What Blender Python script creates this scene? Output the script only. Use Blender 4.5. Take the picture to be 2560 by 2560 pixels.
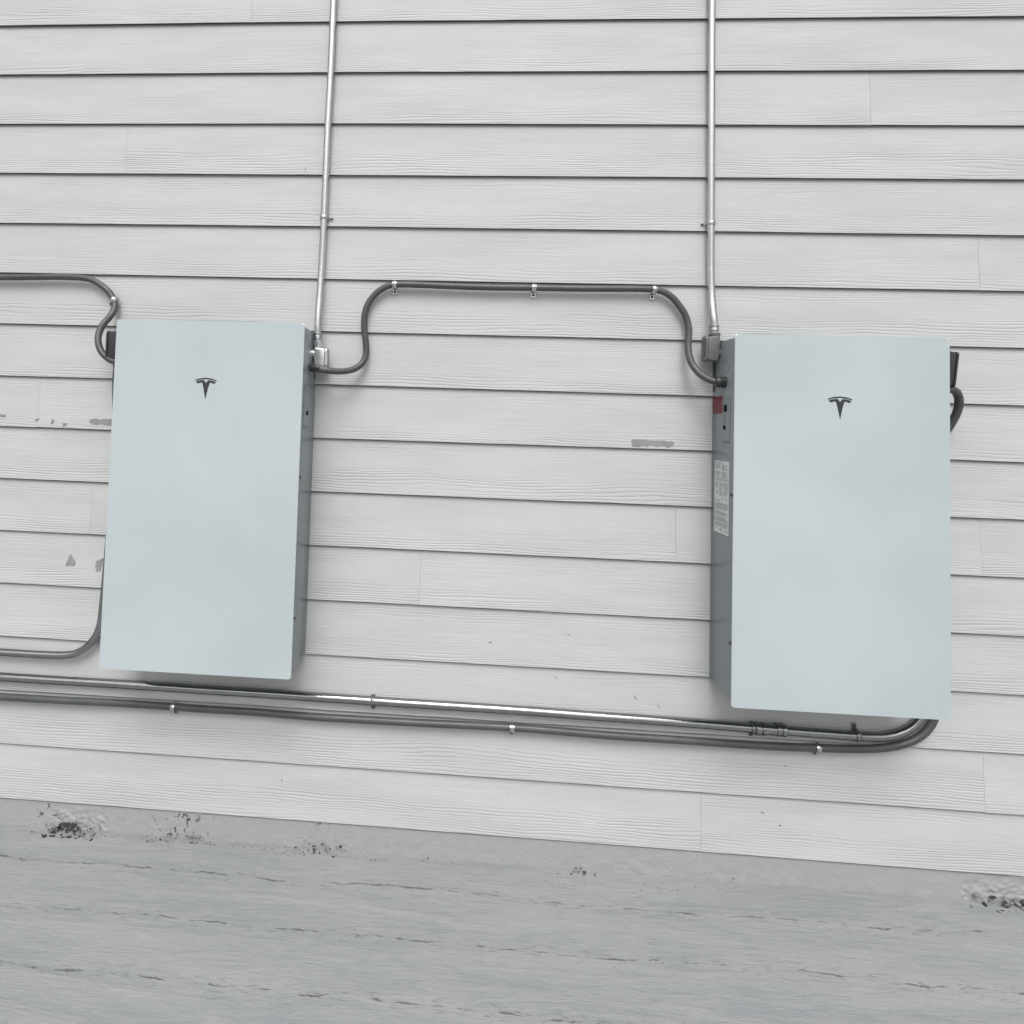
import bpy, bmesh, math, random
from mathutils import Vector, Matrix, noise
random.seed(7)
PI = math.pi
for o in list(bpy.data.objects): bpy.data.objects.remove(o)
S = bpy.context.scene
COL = S.collection

# ------------------------------------------------------------------ camera
# world: X along the wall, -Y out of the wall, Z up, metres; siding face near Y = 0
cd = bpy.data.cameras.new('camera')
cam = bpy.data.objects.new('camera', cd); COL.objects.link(cam)
R3 = ((0.9975439, -0.0308029, 0.0629069), (0.0616460, -0.0403045, -0.9972840), (0.0332546, 0.9987125, -0.0383066))
cam.matrix_world = Matrix.Translation((1.39217, -2.01464, 1.33363)) @ Matrix(R3).to_4x4()
cd.sensor_width = 36.0; cd.sensor_fit = 'HORIZONTAL'
cd.lens = 1486.85 / 2560 * 36
cd.shift_x = (1280 - 1087.08) / 2560
cd.shift_y = (1003.27 - 1280) / 2560
cd.clip_start = 0.05; cd.clip_end = 500
S.camera = cam

# ------------------------------------------------------------------ sky and sun (overcast)
SUN_EL, SUN_AZ = math.radians(55), math.radians(180)
w = bpy.data.worlds.new('World'); S.world = w; w.use_nodes = True
nt = w.node_tree; nt.nodes.clear()
sky = nt.nodes.new('ShaderNodeTexSky'); sky.sky_type = 'NISHITA'; sky.sun_disc = False
sky.sun_elevation = SUN_EL; sky.sun_rotation = SUN_AZ; sky.air_density = 1.0; sky.dust_density = 4.0
hs = nt.nodes.new('ShaderNodeHueSaturation'); hs.inputs['Saturation'].default_value = 0.05
bg = nt.nodes.new('ShaderNodeBackground'); bg.inputs['Strength'].default_value = 0.15
wo = nt.nodes.new('ShaderNodeOutputWorld')
# overcast: the cloud deck is brighter overhead than at the horizon
tc = nt.nodes.new('ShaderNodeTexCoord'); sx = nt.nodes.new('ShaderNodeSeparateXYZ'); mr = nt.nodes.new('ShaderNodeMapRange')
nt.links.new(tc.outputs['Generated'], sx.inputs[0]); nt.links.new(sx.outputs[2], mr.inputs[0])
mr.inputs[1].default_value = 0.0; mr.inputs[2].default_value = 1.0; mr.inputs[3].default_value = 0.55; mr.inputs[4].default_value = 1.75
cn = nt.nodes.new('ShaderNodeTexNoise'); cn.inputs['Scale'].default_value = 2.6; cn.inputs['Detail'].default_value = 3.0      # uneven cloud
cr = nt.nodes.new('ShaderNodeMapRange'); cr.inputs[1].default_value = 0.32; cr.inputs[2].default_value = 0.68; cr.inputs[3].default_value = 0.55; cr.inputs[4].default_value = 1.45
cm = nt.nodes.new('ShaderNodeMath'); cm.operation = 'MULTIPLY'
nt.links.new(tc.outputs['Generated'], cn.inputs['Vector']); nt.links.new(cn.outputs[0], cr.inputs[0])
nt.links.new(cr.outputs[0], cm.inputs[0]); nt.links.new(mr.outputs[0], cm.inputs[1])
vm = nt.nodes.new('ShaderNodeVectorMath'); vm.operation = 'SCALE'
nt.links.new(sky.outputs[0], hs.inputs['Color']); nt.links.new(hs.outputs[0], vm.inputs[0]); nt.links.new(cm.outputs[0], vm.inputs['Scale'])
nt.links.new(vm.outputs[0], bg.inputs[0]); nt.links.new(bg.outputs[0], wo.inputs[0])
sl = bpy.data.lights.new('sun', 'SUN'); sl.energy = 0.8; sl.angle = math.radians(30); sl.color = (1.0, 0.995, 0.98)
sun = bpy.data.objects.new('sun', sl); COL.objects.link(sun)
sd = Vector((0.0, -math.cos(SUN_EL), math.sin(SUN_EL)))       # towards the sun: in front of the wall, high
sun.rotation_euler = sd.to_track_quat('Z', 'Y').to_euler()
S.view_settings.view_transform = 'Standard'; S.view_settings.look = 'None'
S.view_settings.gamma = 1.0; S.view_settings.exposure = -0.05
S.render.engine = 'CYCLES'
S.render.resolution_x = S.render.resolution_y = 1024

# ------------------------------------------------------------------ node helper
class NT:
    def __init__(s, name):
        s.m = bpy.data.materials.new(name); s.m.use_nodes = True
        s.t = s.m.node_tree; s.n = s.t.nodes; s.b = s.n['Principled BSDF']
    def node(s, typ, ins=None, **kw):
        x = s.n.new(typ)
        for k, v in kw.items(): setattr(x, k, v)
        for k, v in (ins or {}).items(): s.set(x.inputs[k], v)
        return x
    def set(s, sock, v):
        if isinstance(v, bpy.types.NodeSocket): s.t.links.new(v, sock)
        elif v is not None: sock.default_value = v
    def M(s, op, a, b=None, c=None, clamp=False):
        x = s.n.new('ShaderNodeMath'); x.operation = op; x.use_clamp = clamp
        s.set(x.inputs[0], a)
        if b is not None: s.set(x.inputs[1], b)
        if c is not None: s.set(x.inputs[2], c)
        return x.outputs[0]
    def ss(s, v, a, b, lo=0.0, hi=1.0):
        x = s.node('ShaderNodeMapRange', {'Value': v, 'From Min': a, 'From Max': b, 'To Min': lo, 'To Max': hi})
        x.interpolation_type = 'SMOOTHSTEP'; return x.outputs[0]
    def xyz(s, a, b, c=0.0):
        x = s.n.new('ShaderNodeCombineXYZ')
        for i, v in enumerate((a, b, c)): s.set(x.inputs[i], v)
        return x.outputs[0]
    def sep(s, v):
        x = s.n.new('ShaderNodeSeparateXYZ'); s.set(x.inputs[0], v); return x.outputs
    def noise(s, vec, scale=1.0, detail=2.0, rough=0.5, dist=0.0):
        x = s.n.new('ShaderNodeTexNoise'); s.set(x.inputs['Vector'], vec)
        x.inputs['Scale'].default_value = scale; x.inputs['Detail'].default_value = detail
        x.inputs['Roughness'].default_value = rough; x.inputs['Distortion'].default_value = dist
        return x.outputs[0]
    def mix(s, f, a, b):
        x = s.n.new('ShaderNodeMix'); x.data_type = 'RGBA'
        s.set(x.inputs[0], f); s.set(x.inputs[6], a); s.set(x.inputs[7], b); return x.outputs[2]
    def uv(s, name):
        x = s.n.new('ShaderNodeUVMap'); x.uv_map = name; return x.outputs[0]
    def obj(s):
        return s.n.new('ShaderNodeTexCoord').outputs['Object']
    def bump(s, h, strength=1.0):
        x = s.node('ShaderNodeBump', {'Height': h, 'Strength': strength, 'Distance': 1.0})
        s.set(s.b.inputs['Normal'], x.outputs[0])
    def base(s, c, rough=0.5, metal=0.0, spec=0.5):
        s.set(s.b.inputs['Base Color'], c if isinstance(c, bpy.types.NodeSocket) else (*c, 1))
        s.set(s.b.inputs['Roughness'], rough); s.set(s.b.inputs['Metallic'], metal)
        s.set(s.b.inputs['Specular IOR Level'], spec); return s

def C4(r, g=None, b=None): return (r, r if g is None else g, r if b is None else b, 1)

def mat_siding():
    t = NT('painted_fibre_cement'); uvx, uvy, _ = t.sep(t.uv('grain')); h, rnd, _ = t.sep(t.uv('board'))
    # h = height on the board 0..1, rnd = random of this plank
    # flowing cathedral grain: contour lines of a warped height
    warp = t.noise(t.xyz(t.M('MULTIPLY', uvx, 1.3), t.M('MULTIPLY', uvy, 9.0), rnd), 1.0, 2.0, 0.5)
    warp2 = t.noise(t.xyz(t.M('MULTIPLY', uvx, 8.0), t.M('MULTIPLY', uvy, 40.0), rnd), 1.0, 2.0, 0.6)
    ph = t.M('ADD', t.M('MULTIPLY', uvy, 105.0), t.M('ADD', t.M('MULTIPLY', warp, 6.5), t.M('MULTIPLY', warp2, 1.0)))
    fr = t.M('ABSOLUTE', t.M('SUBTRACT', t.M('FRACT', ph), 0.5))        # 0 at the groove
    groove = t.M('SUBTRACT', 1.0, t.ss(fr, 0.0, 0.34))
    # where the strong grain shows: low on the board, on some boards higher up too
    wob = t.noise(t.xyz(t.M('MULTIPLY', uvx, 1.1), rnd, 0.0), 1.0, 1.0)
    top = t.M('ADD', t.M('MULTIPLY', wob, 0.40), t.M('MULTIPLY', t.M('POWER', t.M('FRACT', t.M('MULTIPLY', rnd, 7.31)), 2.0), 0.40))
    low = t.M('SUBTRACT', 1.0, t.ss(t.M('SUBTRACT', h, top), -0.12, 0.10))
    up = t.M('MULTIPLY', t.ss(h, 0.66, 0.80), t.M('MULTIPLY', t.ss(t.M('FRACT', t.M('MULTIPLY', rnd, 3.77)), 0.35, 0.6), 0.55))
    patch = t.ss(t.noise(t.xyz(t.M('MULTIPLY', uvx, 3.0), t.M('MULTIPLY', uvy, 16.0), 3.0), 1.0, 2.0), 0.36, 0.60)
    gm = t.M('MULTIPLY', t.M('MAXIMUM', low, up), t.M('ADD', t.M('MULTIPLY', patch, 0.75), 0.25))
    # fine fibres over the whole face, in patches
    fib = t.noise(t.xyz(t.M('MULTIPLY', uvx, 6.0), t.M('MULTIPLY', uvy, 230.0), rnd), 1.0, 3.0, 0.6)
    fpatch = t.ss(t.noise(t.xyz(t.M('MULTIPLY', uvx, 2.2), t.M('MULTIPLY', uvy, 8.0), 9.0), 1.0, 2.0), 0.32, 0.66)
    grit = t.noise(t.xyz(t.M('MULTIPLY', uvx, 260.0), t.M('MULTIPLY', uvy, 320.0), rnd), 1.0, 2.0, 0.6)
    H = t.M('MULTIPLY', t.M('MULTIPLY', groove, gm), -0.00075)
    H = t.M('ADD', H, t.M('MULTIPLY', t.M('MULTIPLY', fib, t.M('ADD', t.M('MULTIPLY', fpatch, 0.8), 0.2)), 0.00120))
    H = t.M('ADD', H, t.M('MULTIPLY', grit, 0.00014))
    big = t.noise(t.xyz(t.M('MULTIPLY', uvx, 1.5), t.M('MULTIPLY', uvy, 5.0), 4.0), 1.0, 3.0, 0.55)
    H = t.M('ADD', H, t.M('MULTIPLY', big, 0.0007))
    t.bump(H)
    tone = t.ss(t.noise(t.xyz(t.M('MULTIPLY', uvx, 2.0), t.M('MULTIPLY', uvy, 11.0), 5.0), 1.0, 4.0, 0.6), 0.3, 0.7)
    c = t.mix(tone, C4(.492, .499, .491), C4(.545, .552, .544))
    c = t.mix(t.M('MULTIPLY', t.M('MULTIPLY', groove, gm), 0.20), c, C4(.34, .34, .335))
    spk = t.noise(t.xyz(t.M('MULTIPLY', uvx, 55.0), t.M('MULTIPLY', uvy, 60.0), 2.0), 1.0, 1.0)
    c = t.mix(t.M('MULTIPLY', t.ss(spk, 0.80, 0.84), 0.5), c, C4(.28, .27, .26))
    t.base(c, 0.62, spec=0.35); return t.m

def mat_foundation():
    t = NT('rough_painted_concrete'); o = t.obj()
    n1 = t.noise(o, 22, 5, 0.62); n2 = t.noise(o, 160, 3, 0.6)
    t.bump(t.M('ADD', t.M('MULTIPLY', n1, 0.0025), t.M('MULTIPLY', n2, 0.0009)))
    pit = t.ss(t.noise(o, 62, 3, 0.6), 0.60, 0.66)
    x, y, z = t.sep(o)
    zone = t.ss(t.noise(t.xyz(x, 0.0, 0.0), 2.6, 2, 0.5), 0.48, 0.60)
    c = t.mix(n1, C4(.308, .315, .317), C4(.368, .373, .372))
    zone = t.M('MULTIPLY', zone, t.ss(x, -0.30, 0.0, 1.0, 0.0))
    c = t.mix(t.M('MULTIPLY', t.M('MULTIPLY', pit, zone), 0.9), c, C4(.05, .05, .05))
    t.base(c, 0.8, spec=0.25); return t.m

def mat_ground():
    t = NT('weathered_grey_ground'); x, y, z = t.sep(t.obj())
    n1 = t.noise(t.xyz(t.M('MULTIPLY', x, 1.5), t.M('MULTIPLY', y, 11.0), 0.0), 1.0, 5, 0.62, 0.6)
    n2 = t.noise(t.xyz(t.M('MULTIPLY', x, 11.0), t.M('MULTIPLY', y, 55.0), 0.0), 1.0, 4, 0.62, 0.8)
    n3 = t.noise(t.xyz(t.M('MULTIPLY', x, 90.0), t.M('MULTIPLY', y, 200.0), 0.0), 1.0, 3, 0.6)
    # ragged long cracks that run along the wall, 18 cm apart
    wob = t.M('MULTIPLY', t.M('SUBTRACT', t.noise(t.xyz(t.M('MULTIPLY', x, 1.6), t.M('MULTIPLY', y, 3.0), 0.0), 1.0, 2, 0.5), 0.5), 0.07)
    wob2 = t.M('MULTIPLY', t.M('SUBTRACT', t.noise(t.xyz(t.M('MULTIPLY', x, 14.0), t.M('MULTIPLY', y, 20.0), 0.0), 1.0, 6, 0.78), 0.5), 0.036)
    yy = t.M('ADD', t.M('ADD', y, wob), wob2)
    q = t.M('FRACT', t.M('DIVIDE', t.M('ADD', yy, 0.055), 0.18))
    dd = t.M('MULTIPLY', t.M('ABSOLUTE', t.M('SUBTRACT', q, 0.5)), 0.18)     # metres from the crack
    wid = t.M('MULTIPLY', t.ss(t.noise(t.xyz(t.M('MULTIPLY', x, 9.0), t.M('MULTIPLY', y, 6.0), 7.0), 1.0, 3, 0.65), 0.42, 0.72), 0.0030)
    crack = t.M('MULTIPLY', t.M('SUBTRACT', 1.0, t.ss(t.M('SUBTRACT', dd, wid), -0.002, 0.0012)), t.ss(wid, 0.0, 0.0012))
    small = t.M('MULTIPLY', t.ss(n2, 0.30, 0.37, 1.0, 0.0), t.ss(n1, 0.40, 0.52))
    n4 = t.noise(t.xyz(t.M('MULTIPLY', x, 30.0), t.M('MULTIPLY', y, 120.0), 3.0), 1.0, 4, 0.7)
    near = t.ss(dd, 0.0, 0.045, 1.0, 0.25)
    flake = t.M('MULTIPLY', t.ss(n4, 0.33, 0.43, 1.0, 0.0), near)
    dk = t.M('MAXIMUM', t.M('MULTIPLY', crack, 0.66), t.M('MAXIMUM', t.M('MULTIPLY', small, 0.12), t.M('MULTIPLY', flake, 0.24)))
    lt = t.M('MULTIPLY', t.ss(t.noise(t.xyz(t.M('MULTIPLY', x, 26.0), t.M('MULTIPLY', y, 90.0), 8.0), 1.0, 4, 0.7), 0.60, 0.68), 0.35)
    H = t.M('ADD', t.M('MULTIPLY', n1, 0.0060), t.M('ADD', t.M('MULTIPLY', n2, 0.0024), t.M('MULTIPLY', n3, 0.0010)))
    H = t.M('SUBTRACT', H, t.M('MULTIPLY', dk, 0.004))
    t.bump(H)
    c = t.mix(t.ss(n1, 0.3, 0.72), C4(.240, .252, .259), C4(.296, .302, .302))
    c = t.mix(t.ss(n2, 0.35, 0.72, 0.0, 0.5), c, C4(.325, .325, .32))
    c = t.mix(t.ss(n3, 0.52, 0.72, 0.0, 0.15), c, C4(.19, .19, .19))
    c = t.mix(lt, c, C4(.37, .37, .365))
    c = t.mix(dk, c, C4(.10, .094, .088))
    t.base(c, 0.75, spec=0.3); return t.m

def mat_simple(name, c, rough, metal=0.0, spec=0.5, nscale=0, namp=0.0, cvar=0.06, coat=0.0):
    t = NT(name); o = t.obj()
    n = t.noise(o, 14, 4, 0.6)
    col = t.mix(t.ss(n, 0.3, 0.7), C4(*[k * (1 - cvar) for k in c]), C4(*[min(1, k * (1 + cvar)) for k in c]))
    t.base(col, rough, metal, spec)
    if metal > .5: t.b.inputs['Specular Tint'].default_value = (.3, .3, .3, 1)
    if cvar > .02: t.set(t.b.inputs['Roughness'], t.ss(t.noise(o, 40, 3, 0.6), 0.3, 0.7, rough * 0.85, rough * 1.15))
    if nscale: t.bump(t.M('MULTIPLY', t.noise(o, nscale, 3, 0.6), namp))
    if coat:
        t.b.inputs['Coat Weight'].default_value = coat; t.b.inputs['Coat Roughness'].default_value = 0.12
    return t.m

def mat_glass_panel():
    t = NT('satin_white_glass'); o = t.obj()
    loc = t.n.new('ShaderNodeObjectInfo').outputs['Location']; va = t.n.new('ShaderNodeVectorMath'); va.operation = 'ADD'
    t.set(va.inputs[0], o); t.set(va.inputs[1], loc); o = va.outputs[0]
    n = t.noise(o, 1.9, 3, 0.45, .3)
    sp = t.noise(o, 900, 1, 0.5)
    c = t.mix(t.ss(n, 0.28, 0.72), C4(.448, .500, .518), C4(.512, .560, .572))  # soft cloud reflections painted into the panel colour as mottling
    c = t.mix(t.ss(sp, 0.55, 0.8, 0, 0.25), c, C4(.62, .66, .67))
    dust = t.noise(o, 95, 1, 0.5)
    c = t.mix(t.ss(dust, 0.80, 0.83, 0, .6), c, C4(.72, .74, .74))
    t.base(c, 0.34, spec=0.5)
    t.bump(t.M('MULTIPLY', t.noise(o, 420, 2, .5), 0.00008))
    return t.m

def mat_emt(nm='galvanised_steel', c1=(.56, .57, .565), c2=(.68, .69, .685)):
    t = NT(nm); o = t.obj()
    n = t.noise(o, 30, 4, 0.65)
    c = t.mix(n, C4(*c1), C4(*c2))
    t.base(c, 0.2, 1.0)
    t.b.inputs['Specular Tint'].default_value = (.30, .31, .32, 1)
    t.set(t.b.inputs['Roughness'], t.ss(t.noise(o, 9, 4, 0.6), 0.3, 0.75, 0.07, 0.17))
    t.bump(t.M('MULTIPLY', t.noise(o, 60, 2, .5), 0.0004))
    return t.m

M = dict(
    siding=mat_siding(), found=mat_foundation(), ground=mat_ground(), glass=mat_glass_panel(), emt=mat_emt(),
    steel=mat_emt('dark_toned_steel', (.26, .265, .27), (.42, .425, .43)),  # darker tone of the galvanised steel, for low run and left loop
    back=mat_simple('dark_sheathing', (.06, .06, .06), .9),  # near-black board behind the siding
    lap_shade=mat_simple('painted_lap_shadow', (.05, .05, .05), .9, cvar=.2),  # near-black colour that paints the shadow line under each lap
    primer=mat_simple('bare_primer', (.265, .265, .262), .8, nscale=200, namp=.0003, cvar=.12),
    body=mat_simple('grey_enamel', (.208, .236, .250), .24, 0, .5, nscale=0, namp=0, cvar=.015),
    seal=mat_simple('black_seal', (.02, .02, .02), .6),
    rim=mat_simple('glass_edge_highlight', (.74, .77, .77), .4, cvar=.02),  # bright rim highlight painted in as a paler edge colour
    logo=mat_simple('dark_grey_emblem_print', (.034, .036, .038), .5, cvar=.15),
    flex=mat_simple('grey_pvc_jacket', (.072, .076, .078), .40, 0, .5, nscale=260, namp=.00012, cvar=.12),
    dark=mat_simple('dark_grey_casting', (.036, .037, .038), .42, 0, .5, nscale=200, namp=.0001),
    cast=mat_simple('painted_grey_casting', (.155, .160, .162), .42, 0.2, .5, nscale=240, namp=.00025, cvar=.10),
    alu=mat_simple('bare_aluminium_casting', (.84, .84, .83), .28, .9, .5, nscale=90, namp=.00012, cvar=.12),
    zinc=mat_simple('zinc_plate', (.58, .59, .60), .20, 1.0, .5, nscale=120, namp=.0002),
    zinc_shaded=mat_simple('shade_darkened_zinc', (.26, .265, .27), .3, .9, nscale=100, namp=.0002),  # shaded copy of the zinc: shade on the low straps darkened into its colour
    screw=mat_simple('dark_steel_screw', (.10, .10, .10), .4, .6),
    red=mat_simple('red_sticker', (.150, .012, .022), .42, cvar=.12),
    redtext=mat_simple('pale_sticker_print', (.20, .06, .07), .5),
    white=mat_simple('white_label_paper', (.62, .635, .635), .5),
    print=mat_simple('grey_label_print', (.34, .36, .37), .6),
    black=mat_simple('black_plastic', (.008, .008, .008), .8, spec=.1),
    crumb=mat_simple('mortar_crumb', (.25, .25, .247), .9, nscale=300, namp=.0006, cvar=.35),
    grit=mat_simple('dark_grit', (.045, .045, .044), .9, cvar=.3),
)

# ------------------------------------------------------------------ object helpers
def mesh_obj(name, bm, m, parent=None, smooth=True, angle=35):
    bmesh.ops.recalc_face_normals(bm, faces=bm.faces[:])
    me = bpy.data.meshes.new(name); 
    for f in bm.faces: f.smooth = smooth
    if smooth:
        lim = math.radians(angle)
        for e in bm.edges:
            if len(e.link_faces) == 2 and e.calc_face_angle(0) > lim: e.smooth = False
    bm.to_mesh(me); bm.free()
    for k in (m if isinstance(m, (list, tuple)) else [m]): me.materials.append(k)
    o = bpy.data.objects.new(name, me); COL.objects.link(o)
    if parent: o.parent = parent
    return o
def tag(o, label=None, cat=None, group=None, kind=None):
    if label: o['label'] = label
    if cat: o['category'] = cat
    if group: o['group'] = group
    if kind: o['kind'] = kind
    return o
def thing(name, loc, label, cat, group=None):
    o = bpy.data.objects.new(name, None); COL.objects.link(o); o.location = loc; o.empty_display_size = .05
    return tag(o, label, cat, group)
def W(x, z, d): return Vector((x, -d, z))      # d = metres out of the wall

def bm_box(bm, x0, x1, y0, y1, z0, z1, bev=0.0, seg=2):
    vs = [bm.verts.new((x, y, z)) for x in (x0, x1) for y in (y0, y1) for z in (z0, z1)]
    fs = [(0,1,3,2),(4,6,7,5),(0,4,5,1),(2,3,7,6),(0,2,6,4),(1,5,7,3)]
    F = [bm.faces.new([vs[i] for i in f]) for f in fs]
    if bev:
        es = list({e for f in F for e in f.edges})
        bmesh.ops.bevel(bm, geom=es, offset=bev, segments=seg, affect='EDGES', profile=.5)
    return bm
def bm_prism(bm, pts, axis, a, b, bev=0.0, seg=2):
    """pts: 2D outline; axis 'x' -> (y,z), 'y' -> (x,z), extruded a..b"""
    def P(p, t): return (t, p[0], p[1]) if axis == 'x' else (p[0], t, p[1])
    A = [bm.verts.new(P(p, a)) for p in pts]; B = [bm.verts.new(P(p, b)) for p in pts]
    n = len(pts); F = [bm.faces.new(A), bm.faces.new(B[::-1])]
    for i in range(n): F.append(bm.faces.new((A[i], B[i], B[(i+1) % n], A[(i+1) % n])))
    if bev:
        bmesh.ops.recalc_face_normals(bm, faces=F)
        es = [e for e in {e for f in F for e in f.edges}]
        bmesh.ops.bevel(bm, geom=es, offset=bev, segments=seg, affect='EDGES', profile=.5)
    return bm
def round_rect(x0, x1, z0, z1, r, n=6):
    out = []
    for cx, cz, a0 in ((x1-r, z1-r, 0), (x0+r, z1-r, 90), (x0+r, z0+r, 180), (x1-r, z0+r, 270)):
        for i in range(n+1):
            a = math.radians(a0 + 90*i/n); out.append((cx + r*math.cos(a), cz + r*math.sin(a)))
    return out
def smooth_path(pts, step=0.006):
    P = [Vector(p) for p in pts]; P = [P[0]*2-P[1]] + P + [P[-1]*2-P[-2]]; out = []
    for i in range(1, len(P)-2):
        p0, p1, p2, p3 = P[i-1:i+3]; L = (p2-p1).length; n = max(2, int(L/step)); n = min(n, 60)
        t0, t1 = 0, max(1e-4, (p1-p0).length)**.5; t2 = t1 + max(1e-4, L)**.5; t3 = t2 + max(1e-4, (p3-p2).length)**.5
        for k in range(n):
            t = t1 + (t2-t1)*k/n
            A1 = p0*((t1-t)/(t1-t0)) + p1*((t-t0)/(t1-t0)); A2 = p1*((t2-t)/(t2-t1)) + p2*((t-t1)/(t2-t1)); A3 = p2*((t3-t)/(t3-t2)) + p3*((t-t2)/(t3-t2))
            B1 = A1*((t2-t)/(t2-t0)) + A2*((t-t0)/(t2-t0)); B2 = A2*((t3-t)/(t3-t1)) + A3*((t-t1)/(t3-t1))
            out.append(B1*((t2-t)/(t2-t1)) + B2*((t-t1)/(t2-t1)))
    out.append(P[-2]); return out
def bm_tube(bm, path, r, n=20, cap=True):
    """r: number or list of radii along the path"""
    N = len(path); rs = r if isinstance(r, (list, tuple)) else [r]*N
    T = [(path[min(i+1, N-1)] - path[max(i-1, 0)]).normalized() for i in range(N)]
    u = T[0].orthogonal().normalized(); rings = []
    for i in range(N):
        u = (u - T[i]*u.dot(T[i])).normalized(); v = T[i].cross(u)
        rings.append([bm.verts.new(path[i] + (u*math.cos(2*PI*k/n) + v*math.sin(2*PI*k/n))*rs[i]) for k in range(n)])
    for a, b in zip(rings, rings[1:]):
        for k in range(n): bm.faces.new((a[k], a[(k+1) % n], b[(k+1) % n], b[k]))
    if cap: bm.faces.new(rings[0]); bm.faces.new(rings[-1][::-1])
    return bm
def bm_lathe(bm, p0, axis, prof, n=24):
    """prof: (distance along axis, radius)"""
    a = Vector(axis).normalized(); p0 = Vector(p0); u = a.orthogonal().normalized(); v = a.cross(u)
    rings = [[bm.verts.new(p0 + a*t + (u*math.cos(2*PI*k/n) + v*math.sin(2*PI*k/n))*r) for k in range(n)] for t, r in prof]
    for p, q in zip(rings, rings[1:]):
        for k in range(n): bm.faces.new((p[k], p[(k+1) % n], q[(k+1) % n], q[k]))
    bm.faces.new(rings[0][::-1]); bm.faces.new(rings[-1]); return bm

def tube_obj(name, pts, r, m, parent=None, wob=0.0, n=20, step=.006):
    P = smooth_path([W(*p) for p in pts], step)
    if wob: P = [p + Vector((noise.noise(p*4)*wob, 0, noise.noise(p*4 + Vector((9, 9, 9)))*wob)) for p in P]
    return mesh_obj(name, bm_tube(bmesh.new(), P, r, n), m, parent, angle=60)

def rebase(root, loc):
    """put a thing's own origin at loc, leaving its parts where they are in the world"""
    loc = Vector(loc); root.location = loc
    for c in root.children:
        c.data.transform(Matrix.Translation(-loc))
        for g in c.children: g.data.transform(Matrix.Translation(-loc))

# ------------------------------------------------------------------ ground
bm = bmesh.new()
GZ = -0.086
xs = [-60, -20, -6] + [-2 + .04*i for i in range(151)] + [8, 20, 60]
ys = [1.0, .3] + [.1 - .02*i for i in range(60)] + [-1.4, -2, -4, -8, -20, -60]
g = [[None]*len(ys) for _ in xs]
for i, x in enumerate(xs):
    for j, y in enumerate(ys):
        v = Vector((x*1.1, y*4, 0)); dz = noise.noise(v)*.004 + noise.noise(v*3.1)*.0015 if -2 <= x <= 4.1 and y > -1.5 else 0
        g[i][j] = bm.verts.new((x, y, GZ + dz))
for i in range(len(xs)-1):
    for j in range(len(ys)-1): bm.faces.new((g[i][j], g[i+1][j], g[i+1][j+1], g[i][j+1]))
tag(mesh_obj('ground', bm, M['ground'], angle=180), kind='structure')

# ------------------------------------------------------------------ wall: lap siding and foundation
E = 0.1819
ROWS = {   # measured height of each board's lower edge along the wall
    0: [(-0.186, -0.0013), (3.136, -0.0023)], 1: [(-0.198, 0.1812), (3.137, 0.1816)], 2: [(-.2, .3635), (3.138, 0.3661)],
    3: [(-0.221, 0.5462), (0.908, 0.5451), (2.181, 0.5464), (3.139, 0.5476)],
    4: [(-0.233, 0.7287), (0.901, 0.7274), (2.178, 0.7277), (3.139, 0.7287)],
    5: [(-0.244, 0.9111), (0.893, 0.9092), (2.176, 0.9083), (3.140, 0.9106)],
    6: [(-0.256, 1.0922), (0.886, 1.0909), (2.173, 1.0916), (3.141, 1.0919)],
    7: [(-0.268, 1.2746), (0.878, 1.2711), (2.170, 1.2737), (3.142, 1.2723)],
    8: [(-0.279, 1.4526), (0.871, 1.4549), (2.167, 1.4532), (3.143, 1.4528)],
    9: [(-0.291, 1.6391), (1.002, 1.6375), (3.143, 1.6375)], 10: [(-0.303, 1.8212), (0.995, 1.8189), (3.144, 1.8203)],
    11: [(-0.315, 2.0004), (0.988, 2.0022), (3.145, 2.0011)], 12: [(-0.326, 2.1822), (0.981, 2.1827), (3.146, 2.1828)],
    13: [(-0.338, 2.3625), (0.974, 2.3659), (3.147, 2.3611)], 14: [(-0.350, 2.5440), (0.967, 2.5480), (3.147, 2.5466)],
    15: [(-0.361, 2.7254), (0.960, 2.7296), (3.148, 2.7255)]}
def rowz(k, x):
    if k not in ROWS: return k*E
    p = ROWS[k]
    if x <= p[0][0]: return p[0][1]
    for a, b in zip(p, p[1:]):
        if x <= b[0]: return a[1] + (b[1]-a[1])*(x-a[0])/(b[0]-a[0])
    return p[-1][1]
SEAMS = {0: [2.1642], 1: [3.024, -.9], 2: [0.3116], 4: [1.2367], 5: [3.0144, 2.0689, 0.0803], 7: [-0.1331], 10: [3.0112],
         12: [0.1368], 13: [2.6725], 15: [0.5704], 3: [-.6], 6: [3.6], 8: [-.5], 9: [3.4], 11: [-.7], 14: [3.5]}
XA, XB, NR = -4.0, 7.0, 22
DB, DT = .0120, .0035        # face depth at the butt and at the hidden top
def face_depth(h): return DB - (DB-DT)*min(1, h/E)
wall = thing('house_wall', (0, 0, 0), 'pale grey lap siding wall above a low rough concrete foundation', 'wall')
bm = bmesh.new(); uvg = bm.loops.layers.uv.new('grain'); uvb = bm.loops.layers.uv.new('board')
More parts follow.
